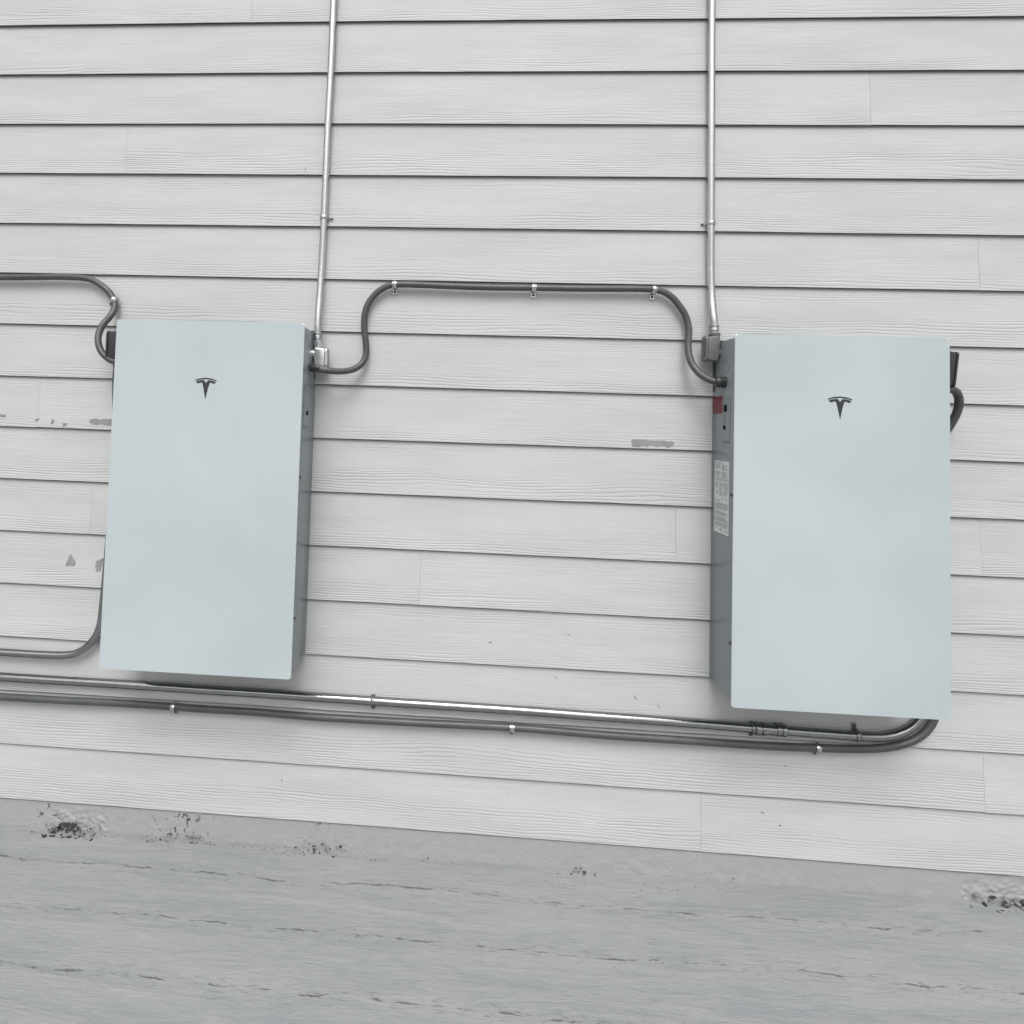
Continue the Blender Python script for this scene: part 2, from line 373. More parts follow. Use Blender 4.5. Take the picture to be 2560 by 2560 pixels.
for k in range(NR):
    cuts = [XA] + sorted(SEAMS.get(k, [random.uniform(0, 3)])) + [XB]
    ext = []
    for a, b in zip(cuts, cuts[1:]):      # 3.6 m boards beyond the known joints
        ext.append(a)
        while b - ext[-1] > 3.7 and a in (XA,) : ext.append(ext[-1] + min(3.6, b-ext[-1]-.05)) if b-ext[-1] > 3.7 else None
    ext.append(XB); ext = sorted(set(ext))
    for si, (a, b) in enumerate(zip(ext, ext[1:])):
        rnd = random.random(); uo = random.uniform(0, 60); dzs = random.uniform(-.0006, .0006); dd = random.uniform(-.0006, .0006)
        g = .0003; a2, b2 = a + g, b - g
        n = max(2, int((b2-a2)/.05)); cols = []
        for i in range(n+1):
            x = a2 + (b2-a2)*i/n; z0 = rowz(k, x) + dzs + noise.noise(Vector((x*5, k*3.3, 1)))*.0005
            z1 = rowz(k+1, x) + .012; 
            bow = noise.noise(Vector((x*.8, k*2.1, 7)))*.0008 + dd*.6
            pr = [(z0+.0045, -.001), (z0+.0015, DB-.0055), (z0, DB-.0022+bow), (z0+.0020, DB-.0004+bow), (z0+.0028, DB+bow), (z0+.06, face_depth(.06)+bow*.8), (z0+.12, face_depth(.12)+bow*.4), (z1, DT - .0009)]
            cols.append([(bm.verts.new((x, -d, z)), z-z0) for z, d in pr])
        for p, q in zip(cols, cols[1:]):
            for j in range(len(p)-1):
                lap_shade = j < 3  # butt underside and chamfer carry the painted lap shadow
                f = bm.faces.new((p[j][0], q[j][0], q[j+1][0], p[j+1][0])); f.material_index = int(lap_shade)
                for lp, (v, h) in zip(f.loops, (p[j], q[j], q[j+1], p[j+1])):
                    lp[uvg].uv = (v.co.x + uo, h + rnd*13); lp[uvb].uv = (h/E, rnd*9.7)
        for cc in (cols[0], cols[-1]):      # board ends
            f = bm.faces.new([v for v, h in cc])
            for lp, (v, h) in zip(f.loops, cc): lp[uvg].uv = (v.co.x, h); lp[uvb].uv = (.9, rnd)
mesh_obj('siding', bm, [M['siding'], M['lap_shade']], wall, smooth=False)
bm = bmesh.new(); bm_box(bm, XA, XB, .002, .14, .02, NR*E)
mesh_obj('sheathing', bm, M['back'], wall, smooth=False)
# foundation strip with its trowelled foot
bm = bmesh.new(); prof = []
for j in range(41):
    t = j/40
    prof.append((.05 - t*.155, .003 + .009*t))
ZONES = ((.07, .10, .4), (.60, .10, .2), (.95, .14, .25), (3.15, .20, .32))
def ROUGH(x): return sum(a*math.exp(-((x-c)/w_)**2) for c, w_, a in ZONES)
nx = 1500; rows = []
for i in range(nx+1):
    x = -1.0 + 5.2*i/nx; r_ = []
    amp = .25 + .6*max(0, noise.noise(Vector((x*1.7, 0, 3)))) + (1.6 if .0 < x < .2 else 0) + (1.2 if x > 2.95 else 0)
    for j, (z, d) in enumerate(prof):
        v = Vector((x*26, z*40, 0)); low = min(1, max(0, (.0-z)/.06))
        k_ = (noise.noise(v)*.0030 + noise.noise(v*2.7)*.0022)*amp*low
        rg = ROUGH(x)*low
        if rg > .01:
            hf = noise.noise(Vector((x*75, z*150, d*150)))+.6*noise.noise(Vector((x*190, z*330, d*330)))
            k_ += rg*(.0030*hf - .010*max(0, noise.noise(Vector((x*45, z*90, d*90+5)))-.12))
        r_.append(bm.verts.new((x, -(d + k_), z + k_*.6)))
    rows.append(r_)
for p, q in zip(rows, rows[1:]):
    for j in range(len(p)-1): bm.faces.new((p[j], q[j], q[j+1], p[j+1]))
for a, b in ((XA, -1.0), (4.2, XB)):
    A = [bm.verts.new((a, -d, z)) for z, d in prof]; B = [bm.verts.new((b, -d, z)) for z, d in prof]
    for j in range(len(prof)-1): bm.faces.new((A[j], B[j], B[j+1], A[j+1]))
mesh_obj('foundation', bm, M['found'], wall, angle=60)

# bare patches and scuffs on the siding
def patch(pts, label=None, m='primer'):
    k = int(min(p[1] for p in pts)//E); xm = sum(p[0] for p in pts)/len(pts); out = []
    n = len(pts)
    for i in range(n):
        (xa, za), (xb, zb) = pts[i], pts[(i+1) % n]
        for j in range(7):
            t = j/7; x, z = xa+(xb-xa)*t, za+(zb-za)*t; q = Vector((x*230, z*230, 2)); s = .0026 if m == 'primer' else .0002
            out.append((x + noise.noise(q)*s, z + noise.noise(q+Vector((5, 5, 5)))*s))
    bm = bmesh.new(); A = []; B = []
    for x, z in out:
        d = face_depth(z - rowz(k, x)) + .0016
        A.append(bm.verts.new((x, -d, z))); B.append(bm.verts.new((x, -(d-.004), z)))
    bm.faces.new(A); N = len(A)
    for i in range(N): bm.faces.new((A[i], B[i], B[(i+1) % N], A[(i+1) % N]))
    bmesh.ops.triangulate(bm, faces=[f for f in bm.faces if len(f.verts) > 4])
    o = mesh_obj('paint_patch' if m == 'primer' else 'scuff_mark', bm, M[m], wall, smooth=False)
    if label: o['label'] = label
patch([(1.9204, 1.3038), (1.95, 1.3055), (1.985, 1.3035), (2.02, 1.3045), (2.04, 1.302), (2.0507, 1.3035), (2.0588, 1.2951), (2.0510, 1.2890), (2.0379, 1.2800), (2.03, 1.287), (2.0176, 1.2889), (2.008, 1.284), (1.9978, 1.2853), (1.9843, 1.2897), (1.9711, 1.2838), (1.955, 1.287), (1.9443, 1.2808), (1.9221, 1.2834)], 'long grey bare patch between the two cabinets')
patch([(0.0570, 1.3059), (0.0680, 1.3120), (0.0780, 1.3146), (.095, 1.311), (.11, 1.3135), (0.150, 1.3131), (0.150, 1.2891), (.125, 1.294), (0.1133, 1.2925), (0.0995, 1.2985), (.09, 1.294), (0.0796, 1.2933), (0.0589, 1.2982)], 'grey patch at the left cabinet edge')
patch([(-0.1427, 1.3026), (-0.1260, 1.3090), (-0.1275, 1.3018), (-0.1389, 1.2982)])
patch([(-0.0847, 1.3061), (-0.0696, 1.3040), (-.072, 1.298), (-0.0733, 1.2925), (-0.0822, 1.2895), (-.08, 1.299)])
patch([(-0.0396, 1.2942), (-0.0239, 1.2947), (-0.0255, 1.2868), (-0.0322, 1.2853), (-0.0353, 1.2810)])
patch([(-0.30, 1.318), (-0.2504, 1.3155), (-0.2566, 1.3087), (-0.2705, 1.3103), (-.30, 1.310)])
patch([(0.0146, 0.8406), (.022, .828), (0.0292, 0.8201), (.034, .81), (0.0304, 0.8010), (.018, .803), (0.0016, 0.7977), (-.001, .807), (0.0046, 0.8158), (.009, .83)], 'grey teardrop patch near the left cabinet foot')
patch([(0.1079, 0.8207), (0.1327, 0.8314), (0.1306, 0.8090), (0.1252, 0.7864), (.118, .79), (0.1120, 0.7838), (.107, .80)])
for x0, z0, x1, z1, wd in ((1.9437, .4747, 1.9572, .4603, .0008), (1.470, .6195, 1.481, .6185, .0012), (1.728, .6595, 1.7345, .656, .0009),
        (.788, 2.212, .790, 2.196, .0006), (.7925, .127, .796, .120, .0009), (1.69, .52, 1.697, .512, .0005), (2.42, .283, 2.427, .282, .0008), (2.35, .136, 2.36, .128, .0007), (2.405, .097, 2.413, .096, .001),
        (2.02, .45, 2.03, .44, .0004), (1.55, .13, 1.552, .127, .001), (.86, .66, .863, .659, .0008)):
    dx, dz = x1-x0, z1-z0; L = math.hypot(dx, dz); nx_, nz_ = -dz/L*wd, dx/L*wd
    patch([(x0, z0), (x0+dx*.5+nx_, z0+dz*.5+nz_), (x1, z1), (x0+dx*.5-nx_, z0+dz*.5-nz_)], m='grit')

rebase(wall, (1.4, 0, 0))

# ------------------------------------------------------------------ battery cabinets
UW, UH, UD = .609, 1.098, .193
# emblem outlines in panel coordinates (centre x, height above panel foot)
LX, LZ = .5555, .25479*0 + .5373
EMB_A = [(-.0350, .9106), (-.0184, .9161), (0, .9184), (.0184, .9161), (.0350, .9106), (.0337, .9078), (.0178, .9119), (0, .9141), (-.0178, .9119), (-.0337, .9078)]
EMB_B = [(-.0322, .9055), (-.0228, .9087), (-.0133, .9104), (-.0070, .9107), (0, .9022), (.0070, .9107), (.0133, .9104), (.0228, .9087), (.0322, .9055), (.0302, .9025), (.0258, .8993),
         (.0195, .9020), (.0125, .9034), (.0090, .9014), (.0072, .8850), (.0040, .8690), (.0002, .8497), (-.0036, .8690), (-.0070, .8850), (-.0088, .9014), (-.0122, .9034), (-.0195, .9020), (-.0258, .8995), (-.0300, .9025)]
SIDE = {}
def make_cabinet(x0, z0, roll, label, stickers):
    root = thing('battery_cabinet', (0, 0, 0), label, 'battery', 'wall-mounted battery cabinets')
    IN = .006
    bx0, bx1, bz0, bz1 = x0+IN, x0+UW-IN, z0+.0085, z0+UH-.006
    zs1, zs2 = z0+.924, z0+.939         # step up to the shallower wiring section
    out = [(-.013, bz0+.003), (-.013, zs1), (-.034, zs2), (-.036, bz1-.002), (-.1835, bz1-.002), (-.1835, bz0)]
    bm = bm_prism(bmesh.new(), out, 'x', bx0, bx1, .0022, 2)
    body = mesh_obj('cabinet_body', bm, M['body'], root, angle=28)
    # thin seam round the wiring section and on the flank
    for xx, s in ((bx0, -1), (bx1, 1)):
        # raised service cover with slide window and switch
        a, b = sorted((xx + s*.0006, xx + s*.0022))
        pts = round_rect(-.150, -.098, z0+.769, z0+.916, .006)
        cov = mesh_obj('service_cover', bm_prism(bmesh.new(), pts, 'x', min(xx-s*.001, xx+s*.0025), max(xx-s*.001, xx+s*.0025), .0007, 1), M['body'], root, angle=28)
        c0 = xx + s*.0021; c1 = xx + s*.0034
        if s < 0: mesh_obj('slide_window', bm_prism(bmesh.new(), round_rect(-.130, -.108, z0+.866, z0+.888, .001), 'x', min(c0, c1), max(c0, c1)), M['black'], cov, smooth=False)
        # small raised catch above it, printed marks, switch
        mesh_obj('slide_catch', bm_prism(bmesh.new(), round_rect(-.142, -.100, z0+.891, z0+.913, .002), 'x', min(c0, c1), max(c0, c1), .0005, 1), M['body'], cov, angle=28)
        bm = bmesh.new(); c2 = xx + s*.0028
        for (d0, d1, h0, h1) in ((.112, .116, .853, .859), (.112, .116, .840, .850), (.110, .120, .836, .838)):
            bm_box(bm, min(c0, c2), max(c0, c2), -d1, -d0, z0+h0, z0+h1)
        mesh_obj('printed_mark', bm, M['dark'], cov, smooth=False) if s < 0 else bm.free()
        bm = bmesh.new(); bm_lathe(bm, (xx+s*.002, -.1135, z0+.817), (s, 0, 0), [(0, .0075), (.0012, .0075), (.0016, .0065), (.0016, .005)], 20)
        bm_box(bm, min(c0, xx+s*.006), max(c0, xx+s*.006), -.1155, -.1115, z0+.811, z0+.825, .0007, 1)
        mesh_obj('switch', bm, M['black'], cov, angle=40)
        mesh_obj('cover_slot', bm_prism(bmesh.new(), [(-.146, z0+.772), (-.102, z0+.772), (-.104, z0+.7745), (-.144, z0+.7745)], 'x', min(c0, c2), max(c0, c2)), M['dark'], cov, smooth=False)
        # knockout rings on the wiring section
        kp = [W(xx, z0+1.0105 + .019*math.sin(2*PI*i/28), .1245 + .0105*math.cos(2*PI*i/28)) for i in range(29)]
        mesh_obj('knockout_ring', bm_tube(bmesh.new(), kp, .0012, 8), M['body'], root, angle=60)
        # case screws
        for zz in (.6155, .178):
            bm = bmesh.new(); bm_lathe(bm, (xx-s*.001, -.1715, z0+zz), (s, 0, 0), [(0, .0045), (.006, .0045), (.0085, .0032), (.009, .0008)], 14)
            mesh_obj('case_screw', bm, M['screw'], root, angle=50)
    # black gasket, then the glass front
    mesh_obj('gasket', bm_prism(bmesh.new(), round_rect(bx0+.003, bx1-.003, bz0+.002, bz1-.004, .006), 'y', -.183, -.1885), M['seal'], root, smooth=False)
    rr = round_rect(x0, x0+UW, z0, z0+UH, .0075)
    bm = bm_prism(bmesh.new(), rr, 'y', -.1880, -UD, 0)
    es = [e for e in bm.edges if len(e.link_faces) == 2 and all(abs(v.co.y + UD) < 1e-6 for v in e.verts)]
    bmesh.ops.bevel(bm, geom=es, offset=.0020, segments=2, affect='EDGES', profile=.5)
    bm.faces.ensure_lookup_table()
    for f in bm.faces:
        f.normal_update()
        f.material_index = 0 if (abs(f.normal.y) > .99 and f.calc_area() > .1) else 1
    fp = mesh_obj('glass_front', bm, [M['glass'], M['rim']], root, smooth=False)
    xc = x0 + UW/2 - .0035
    bm = bmesh.new()
    for E_ in (EMB_A, EMB_B):
        bm_prism(bm, [(xc + a, z0 + b) for a, b in E_], 'y', -UD+.0002, -UD-.0006)
    bmesh.ops.triangulate(bm, faces=[f for f in bm.faces if len(f.verts) > 4])
    mesh_obj('emblem', bm, M['logo'], fp, smooth=False)
    # wall bracket behind the wiring section
    bm = bmesh.new(); bm_box(bm, bx0+.003, bx1-.003, -.036, -.010, z0+.975, z0+1.045, .001, 1)
    bm_box(bm, bx0+.001, bx0+.022, -.034, -.010, z0+.935, z0+1.040, .001, 1); bm_box(bm, bx1-.022, bx1-.001, -.034, -.010, z0+.935, z0+1.040, .001, 1)
    mesh_obj('mounting_bracket', bm, M['dark'], root, smooth=False)
    if stickers:
        xx = bx0
        st = mesh_obj('warning_sticker', bm_prism(bmesh.new(), [(-.016, z0+.862), (-.016, z0+.917), (-.0955, z0+.917), (-.0955, z0+.862)], 'x', xx-.0005, xx+.0004), M['red'], root, smooth=False)
        st['label'] = 'small red warning sticker'
        bm = bmesh.new()
        for zz, a, b in ((.906, .020, .085), (.900, .020, .078), (.890, .020, .084), (.884, .020, .062), (.878, .020, .082), (.870, .020, .07)):
            p = a
            while p < b:
                q = min(b, p + random.uniform(.004, .012)); bm_box(bm, xx-.0008, xx-.0003, -q, -p, z0+zz-.0017, z0+zz+.0017); p = q + .002
        mesh_obj('sticker_print', bm, M['redtext'], st, smooth=False)
        zA, zB = z0+.487, z0+.712
        lb = mesh_obj('rating_label', bm_prism(bmesh.new(), [(-.038, zA), (-.038, zB), (-.1445, zB), (-.1445, zA)], 'x', xx-.0005, xx+.0004), M['white'], root, smooth=False)
        lb['label'] = 'long white rating label'
        bm = bmesh.new()
        def bar(d0, d1, h0, h1): bm_box(bm, xx-.0008, xx-.0003, -d1, -d0, zB-h1, zB-h0)
        def para(d0, d1, h0, h1, lh=.0034):
            h = h0
            while h + lh*.6 < h1: bar(d0, d1 - random.choice((0, 0, .004, .015)), h, h+lh*.62); h += lh
        bar(.042, .092, .005, .0085); para(.046, .082, .012, .025, .0026); bar(.096, .112, .012, .028); bar(.118, .134, .012, .016); bar(.118, .142, .022, .026)
        para(.044, .085, .034, .050); para(.092, .140, .032, .052); para(.044, .140, .054, .062, .003)
        para(.046, .070, .066, .086); para(.076, .104, .068, .108); para(.110, .140, .066, .106)
        bar(.050, .055, .094, .104); bar(.060, .066, .092, .104); bar(.096, .106, .112, .118); bar(.118, .132, .113, .117)
        para(.044, .086, .122, .128, .003); para(.044, .140, .131, .152, .003); para(.044, .140, .158, .170, .003); para(.044, .140, .174, .188, .003); para(.044, .140, .192, .206, .003)
        bar(.044, .060, .2105, .214); bar(.080, .10, .2105, .216); bar(.12, .14, .2125, .216)
        mesh_obj('label_print', bm, M['print'], lb, smooth=False)
    c = Vector((x0+UW/2, -.1, z0)); rebase(root, c); root.rotation_euler = (0, -roll, 0)
    return root
make_cabinet(.25479, .53731, .0028, 'tall pale glass-fronted battery cabinet without side stickers, under the left steel conduit', False)
make_cabinet(2.17487, .53666, .0031, 'tall pale glass-fronted battery cabinet with red sticker and white label on its flank', True)

# ------------------------------------------------------------------ strap
def strap(x, z, d, r, ang, tab, label, group, m='zinc', n=30, wid=.0135):
    """ang: direction of the pipe in the wall plane (radians from +X); tab = +1/-1 side of the pipe"""
    root = thing('pipe_strap', (x, -d, z), label, 'pipe strap', group)
    ux = Vector((math.cos(ang), 0, math.sin(ang))); vy = Vector((-math.sin(ang), 0, math.cos(ang)))*tab; o = Vector((0, -1, 0))
    base = d - .0112       # distance from pipe axis to the siding face
    bm = bmesh.new(); th = .0013; rows = []
    arc = []
    for i in range(n+1):
        a = math.radians(-25 + 205*i/n)     # from under the tab side, over the pipe, down to the far side
        arc.append((math.cos(a), math.sin(a)))
    prof = [(c*(r+.0006), s_*(r+.0006)) for c, s_ in arc][2:]
    prof = [(r+.019, -base+.0006), (r+.004, -base+.0006), (r+.0012, -base+.004)] + [(c*(r+.0008), s_*(r+.0008)) for c, s_ in arc if s_ > -.2] + [(-r-.0008, -min(base, r)*.8)]
    for ix, (w_, k_) in enumerate(((-wid/2, 0), (-wid*.22, .0), (-wid*.12, .0011), (wid*.12, .0011), (wid*.22, 0), (wid/2, 0))):
        ring = []
        for j, (a, b) in enumerate(prof):
            L = math.hypot(a, b); kk = k_ if j > 2 else 0
            ring.append((vy*(a*(1+kk/L)) + o*(b*(1+kk/L)) + ux*w_, vy*(a*(1+(kk+th)/L)) + o*(b*(1+(kk+th)/L)) + ux*w_) if j > 2 else (vy*a + o*b + ux*w_, vy*a + o*(b+th) + ux*w_))
        rows.append([(bm.verts.new(p), bm.verts.new(q)) for p, q in ring])
    for p, q in zip(rows, rows[1:]):
        for j in range(len(p)-1):
            bm.faces.new((p[j][1], q[j][1], q[j+1][1], p[j+1][1])); bm.faces.new((p[j][0], p[j+1][0], q[j+1][0], q[j][0]))
        bm.faces.new((p[0][0], q[0][0], q[0][1], p[0][1])); bm.faces.new((p[-1][0], p[-1][1], q[-1][1], q[-1][0]))
    for p in (rows[0], rows[-1]):
        for j in range(len(p)-1): bm.faces.new((p[j][0], p[j][1], p[j+1][1], p[j+1][0]))
    mesh_obj('band', bm, M[m], root, angle=40)
    bm = bmesh.new(); c = vy*(r+.0115) + o*(-base+.0016)
    bm_lathe(bm, c, o, [(0, .0050), (.0012, .0050), (.0024, .0036), (.0028, .001)], 16)
    mesh_obj('screw', bm, M['screw'], root, angle=50)
    return root
GS = 'zinc straps holding the conduits'
RE = .0117   # steel conduit radius
RF = .0108   # flexible conduit radius

# ------------------------------------------------------------------ steel conduits
def conduit(name, label, cat, pts, r, mat, extra=None, base=None, wob=0.0, group=None, **kw):
    root = thing(name, (0, 0, 0), label, cat, group)
    tube_obj('pipe', pts, r, mat, root, wob=wob, **kw)
    if extra: extra(root)
    rebase(root, W(*(base or pts[-1]))); return root
COMP = [(0, .0118), (0, .0138), (.0015, .0150), (.0065, .0150), (.008, .0138), (.0085, .0122), (.0105, .0122), (.011, .0146), (.0135, .0152), (.019, .0152), (.0205, .0140), (.021, .0132), (.030, .0132), (.0305, .0165), (.0335, .0165), (.034, .012)]
def vert_connector(x, z, d):
    def f(root):
        bm = bmesh.new(); bm_lathe(bm, (x, -d, z), (0, 0, -1), COMP, 28)
        mesh_obj('compression_connector', bm, M['zinc'], root, angle=30)
    return f
GV = 'vertical steel conduits'
conduit('steel_conduit', 'thin vertical steel conduit dropping to the left cabinet', 'conduit',
    [(.8690, 3.9, .026), (.8684, 3.2, .026), (.8679, 2.7978, .026), (.8674, 2.5322, .026), (.8651, 2.2692, .026), (.8649, 2.0346, .026), (.8640, 1.86, .027), (.8637, 1.7485, .036), (.8645, 1.6829, .046), (.8655, 1.645, .050), (.8660, 1.620, .050)],
    RE, M['emt'], vert_connector(.8660, 1.6290, .050), group=GV, wob=.0006)
conduit('steel_conduit', 'thin vertical steel conduit dropping to the right cabinet, kinked low down', 'conduit',
    [(2.146, 3.9, .026), (2.148, 3.2, .026), (2.1505, 2.7825, .026), (2.1543, 2.4202, .026), (2.1585, 2.0277, .026), (2.1608, 1.87, .026), (2.1625, 1.7797, .032), (2.1628, 1.725, .044), (2.1640, 1.70, .049), (2.1648, 1.675, .050)],
    RE, M['emt'], vert_connector(2.1648, 1.6840, .050), group=GV, wob=.0006)
# left loop: down behind the left cabinet, then out to the left
conduit('steel_conduit', 'steel conduit rising behind the left cabinet from a bend at its lower left', 'conduit',
    [(-4, .500, .027), (-1.5, .500, .027), (-.2035, .4997, .030), (-.0692, .4998, .030), (.0304, .5032, .030), (.0700, .5120, .030), (.1063, .5360, .030), (.1360, .5740, .030), (.1500, .6200, .030), (.1545, .6800, .030), (.1570, .7258, .030), (.1640, .9, .030), (.1680, 1.10, .030), (.1675, 1.28, .030), (.1640, 1.38, .034), (.1690, 1.44, .048), (.172, 1.492, .050)],
      .0118, M['steel'], base=(.03, .503, .03), wob=.0006)
# long low run under both cabinets, swept up behind the right one
def coupling(root):
    for x, s in ((2.335, 1), (2.397, -1)):
        bm = bmesh.new(); bm_lathe(bm, W(x - s*.0165, .4032 - .00003*(x-2.34), .0268), (s, 0, -.022*s), [(0, .0150), (0, .0178), (.002, .0192), (.013, .0192), (.0145, .0182), (.015, .0160), (.020, .0160), (.0205, .0186), (.026, .0190), (.031, .0186), (.032, .0150)], 8 if False else 24)
        mesh_obj('coupling_nut', bm, M['steel'], root, angle=30)
    bm = bmesh.new(); bm_lathe(bm, W(2.345, .4030, .0268), (1, 0, -.022), [(0, .0140), (0, .0165), (.042, .0165), (.042, .0140)], 24)
    mesh_obj('coupling_sleeve', bm, M['steel'], root, angle=30)
    bm = bmesh.new(); bm_box(bm, 2.345, 2.352, -.049, -.041, .400, .408, .001, 1)
    mesh_obj('set_screw', bm, M['zinc'], root, angle=30)
conduit('steel_conduit', 'long low steel conduit running under both cabinets with a coupling', 'conduit',
    [(-4, .416, .028), (-1, .4155, .028), (-.198, .4147, .0268), (.1804, .4157, .0268), (.5501, .4150, .0268), (1.0890, .4132, .0268), (1.6099, .4120, .0268), (2.1138, .4063, .0268), (2.3433, .4028, .0268), (2.6013, .3995, .0268), (2.6610, .3998, .0268), (2.7050, .4020, .0268), (2.7460, .4120, .0268), (2.7830, .4300, .0268), (2.8120, .4560, .0268), (2.8320, .4900, .0268), (2.8400, .5300, .0268), (2.8420, .60, .0268), (2.8420, .9, .0268), (2.842, 1.2, .0268), (2.840, 1.40, .034), (2.835, 1.45, .048), (2.834, 1.50, .050)],
    .0136, M['steel'], coupling, base=(1.4, .41, .03), wob=.0010)

# ------------------------------------------------------------------ flexible conduits
def elbow_end(x0, x1, z, d, rr=.0150):
    """fat moulded connector between x0 (hose side) and x1 (cabinet side)"""
    def f(root):
        s = 1 if x1 > x0 else -1; L = abs(x1-x0)
        bm = bmesh.new(); bm_lathe(bm, W(x0, z, d), (s, 0, 0), [(0, RF), (0, rr*.86), (.002, rr*.93), (.006, rr), (L*.42, rr*1.02), (L*.45, rr*.94), (L*.5, rr*.94), (L*.52, rr*1.06), (L-.002, rr*1.06), (L, rr*.98), (L, .004)], 28)
        mesh_obj('hose_connector', bm, M['dark'], root, angle=32)
    return f
GF = 'grey flexible conduits'
conduit('flexible_conduit', 'grey flexible conduit entering from the left edge and curling onto the left cabinet', 'conduit',
    [(-4, 1.795, .026), (-1.2, 1.797, .026), (-.2907, 1.8022, .026), (-.1728, 1.8043, .026), (-.0753, 1.8065, .026), (-.0249, 1.8060, .026), (.0127, 1.8050, .026), (.0482, 1.7984, .026), (.0804, 1.7831, .026), (.1081, 1.7626, .026), (.1272, 1.7396, .026), (.1401, 1.7157, .030), (.1426, 1.6883, .040), (.1368, 1.6623, .055), (.1288, 1.6389, .070), (.1236, 1.6144, .080), (.1246, 1.5881, .090), (.1331, 1.5606, .097), (.1488, 1.5360, .102), (.1684, 1.5190, .104), (.195, 1.5070, .105), (.222, 1.505, .105)],
    RF, M['flex'], elbow_end(.205, .2605, 1.505, .105), base=(-.1, 1.806, .02), group=GF, wob=.0015)
def mid_ends(root):
    elbow_end(.893, .859, 1.5041, .100, .0125)(root); elbow_end(2.1480, 2.1805, 1.4941, .108, .0165)(root)
conduit('flexible_conduit', 'grey flexible conduit arching between the two cabinets', 'conduit',
    [(.862, 1.5041, .100), (.8859, 1.5015, .100), (.9213, 1.4975, .092), (.9593, 1.4979, .076), (.9924, 1.5075, .057), (1.0141, 1.5250, .042), (1.0260, 1.5477, .034), (1.0290, 1.5730, .030), (1.0261, 1.6030, .030), (1.0212, 1.6350, .030), (1.0183, 1.6680, .030), (1.0199, 1.6990, .030), (1.0275, 1.7290, .028), (1.0430, 1.7570, .026), (1.0666, 1.7810, .026), (1.0938, 1.7970, .026), (1.1179, 1.8020, .026), (1.16, 1.8035, .026), (1.3068, 1.8001, .026), (1.45, 1.799, .026), (1.5853, 1.7999, .026), (1.8001, 1.8004, .026), (1.94, 1.8022, .026), (1.9811, 1.8010, .026), (2.0136, 1.7930, .026), (2.0400, 1.7750, .027), (2.0636, 1.7450, .029), (2.0790, 1.7200, .030), (2.0870, 1.6950, .031), (2.0908, 1.6700, .034), (2.0888, 1.6430, .037), (2.0866, 1.6142, .041), (2.0870, 1.5826, .050), (2.0932, 1.5535, .061), (2.1056, 1.5284, .075), (2.1214, 1.5098, .090), (2.1406, 1.4978, .101), (2.1576, 1.4941, .105), (2.172, 1.4941, .105)],
    RF, M['flex'], mid_ends, base=(1.5, 1.80, .02), group=GF, wob=.0012)
conduit('flexible_conduit', 'long low grey flexible conduit below the steel one, looping up beside the right cabinet', 'conduit',
    [(-4, .345, .026), (-1, .346, .026), (-.1954, .3477, .028), (.1826, .3525, .028), (.4147, .3525, .028), (.6616, .3520, .028), (.9136, .3497, .028), (1.2665, .3531, .028), (1.5534, .3565, .028), (1.9494, .3515, .028), (2.2797, .3505, .028), (2.5065, .3550, .028), (2.6065, .3585, .028), (2.6765, .3640, .028), (2.7417, .3760, .028), (2.7950, .3960, .028), (2.8320, .4240, .028), (2.8560, .4600, .028), (2.8690, .5106, .028), (2.872, .60, .028), (2.872, .9, .028), (2.870, 1.1, .028), (2.868, 1.24, .026), (2.874, 1.31, .026), (2.889, 1.355, .030), (2.903, 1.3924, .040), (2.9086, 1.4194, .050), (2.9082, 1.4441, .060), (2.9004, 1.4683, .070), (2.8845, 1.4868, .080), (2.8651, 1.4942, .085), (2.845, 1.4955, .090), (2.815, 1.4945, .095)],
    .0118, M['flex'], elbow_end(2.812, 2.7775, 1.494, .095, .0150), base=(1.4, .35, .02), group=GF, wob=.0016)

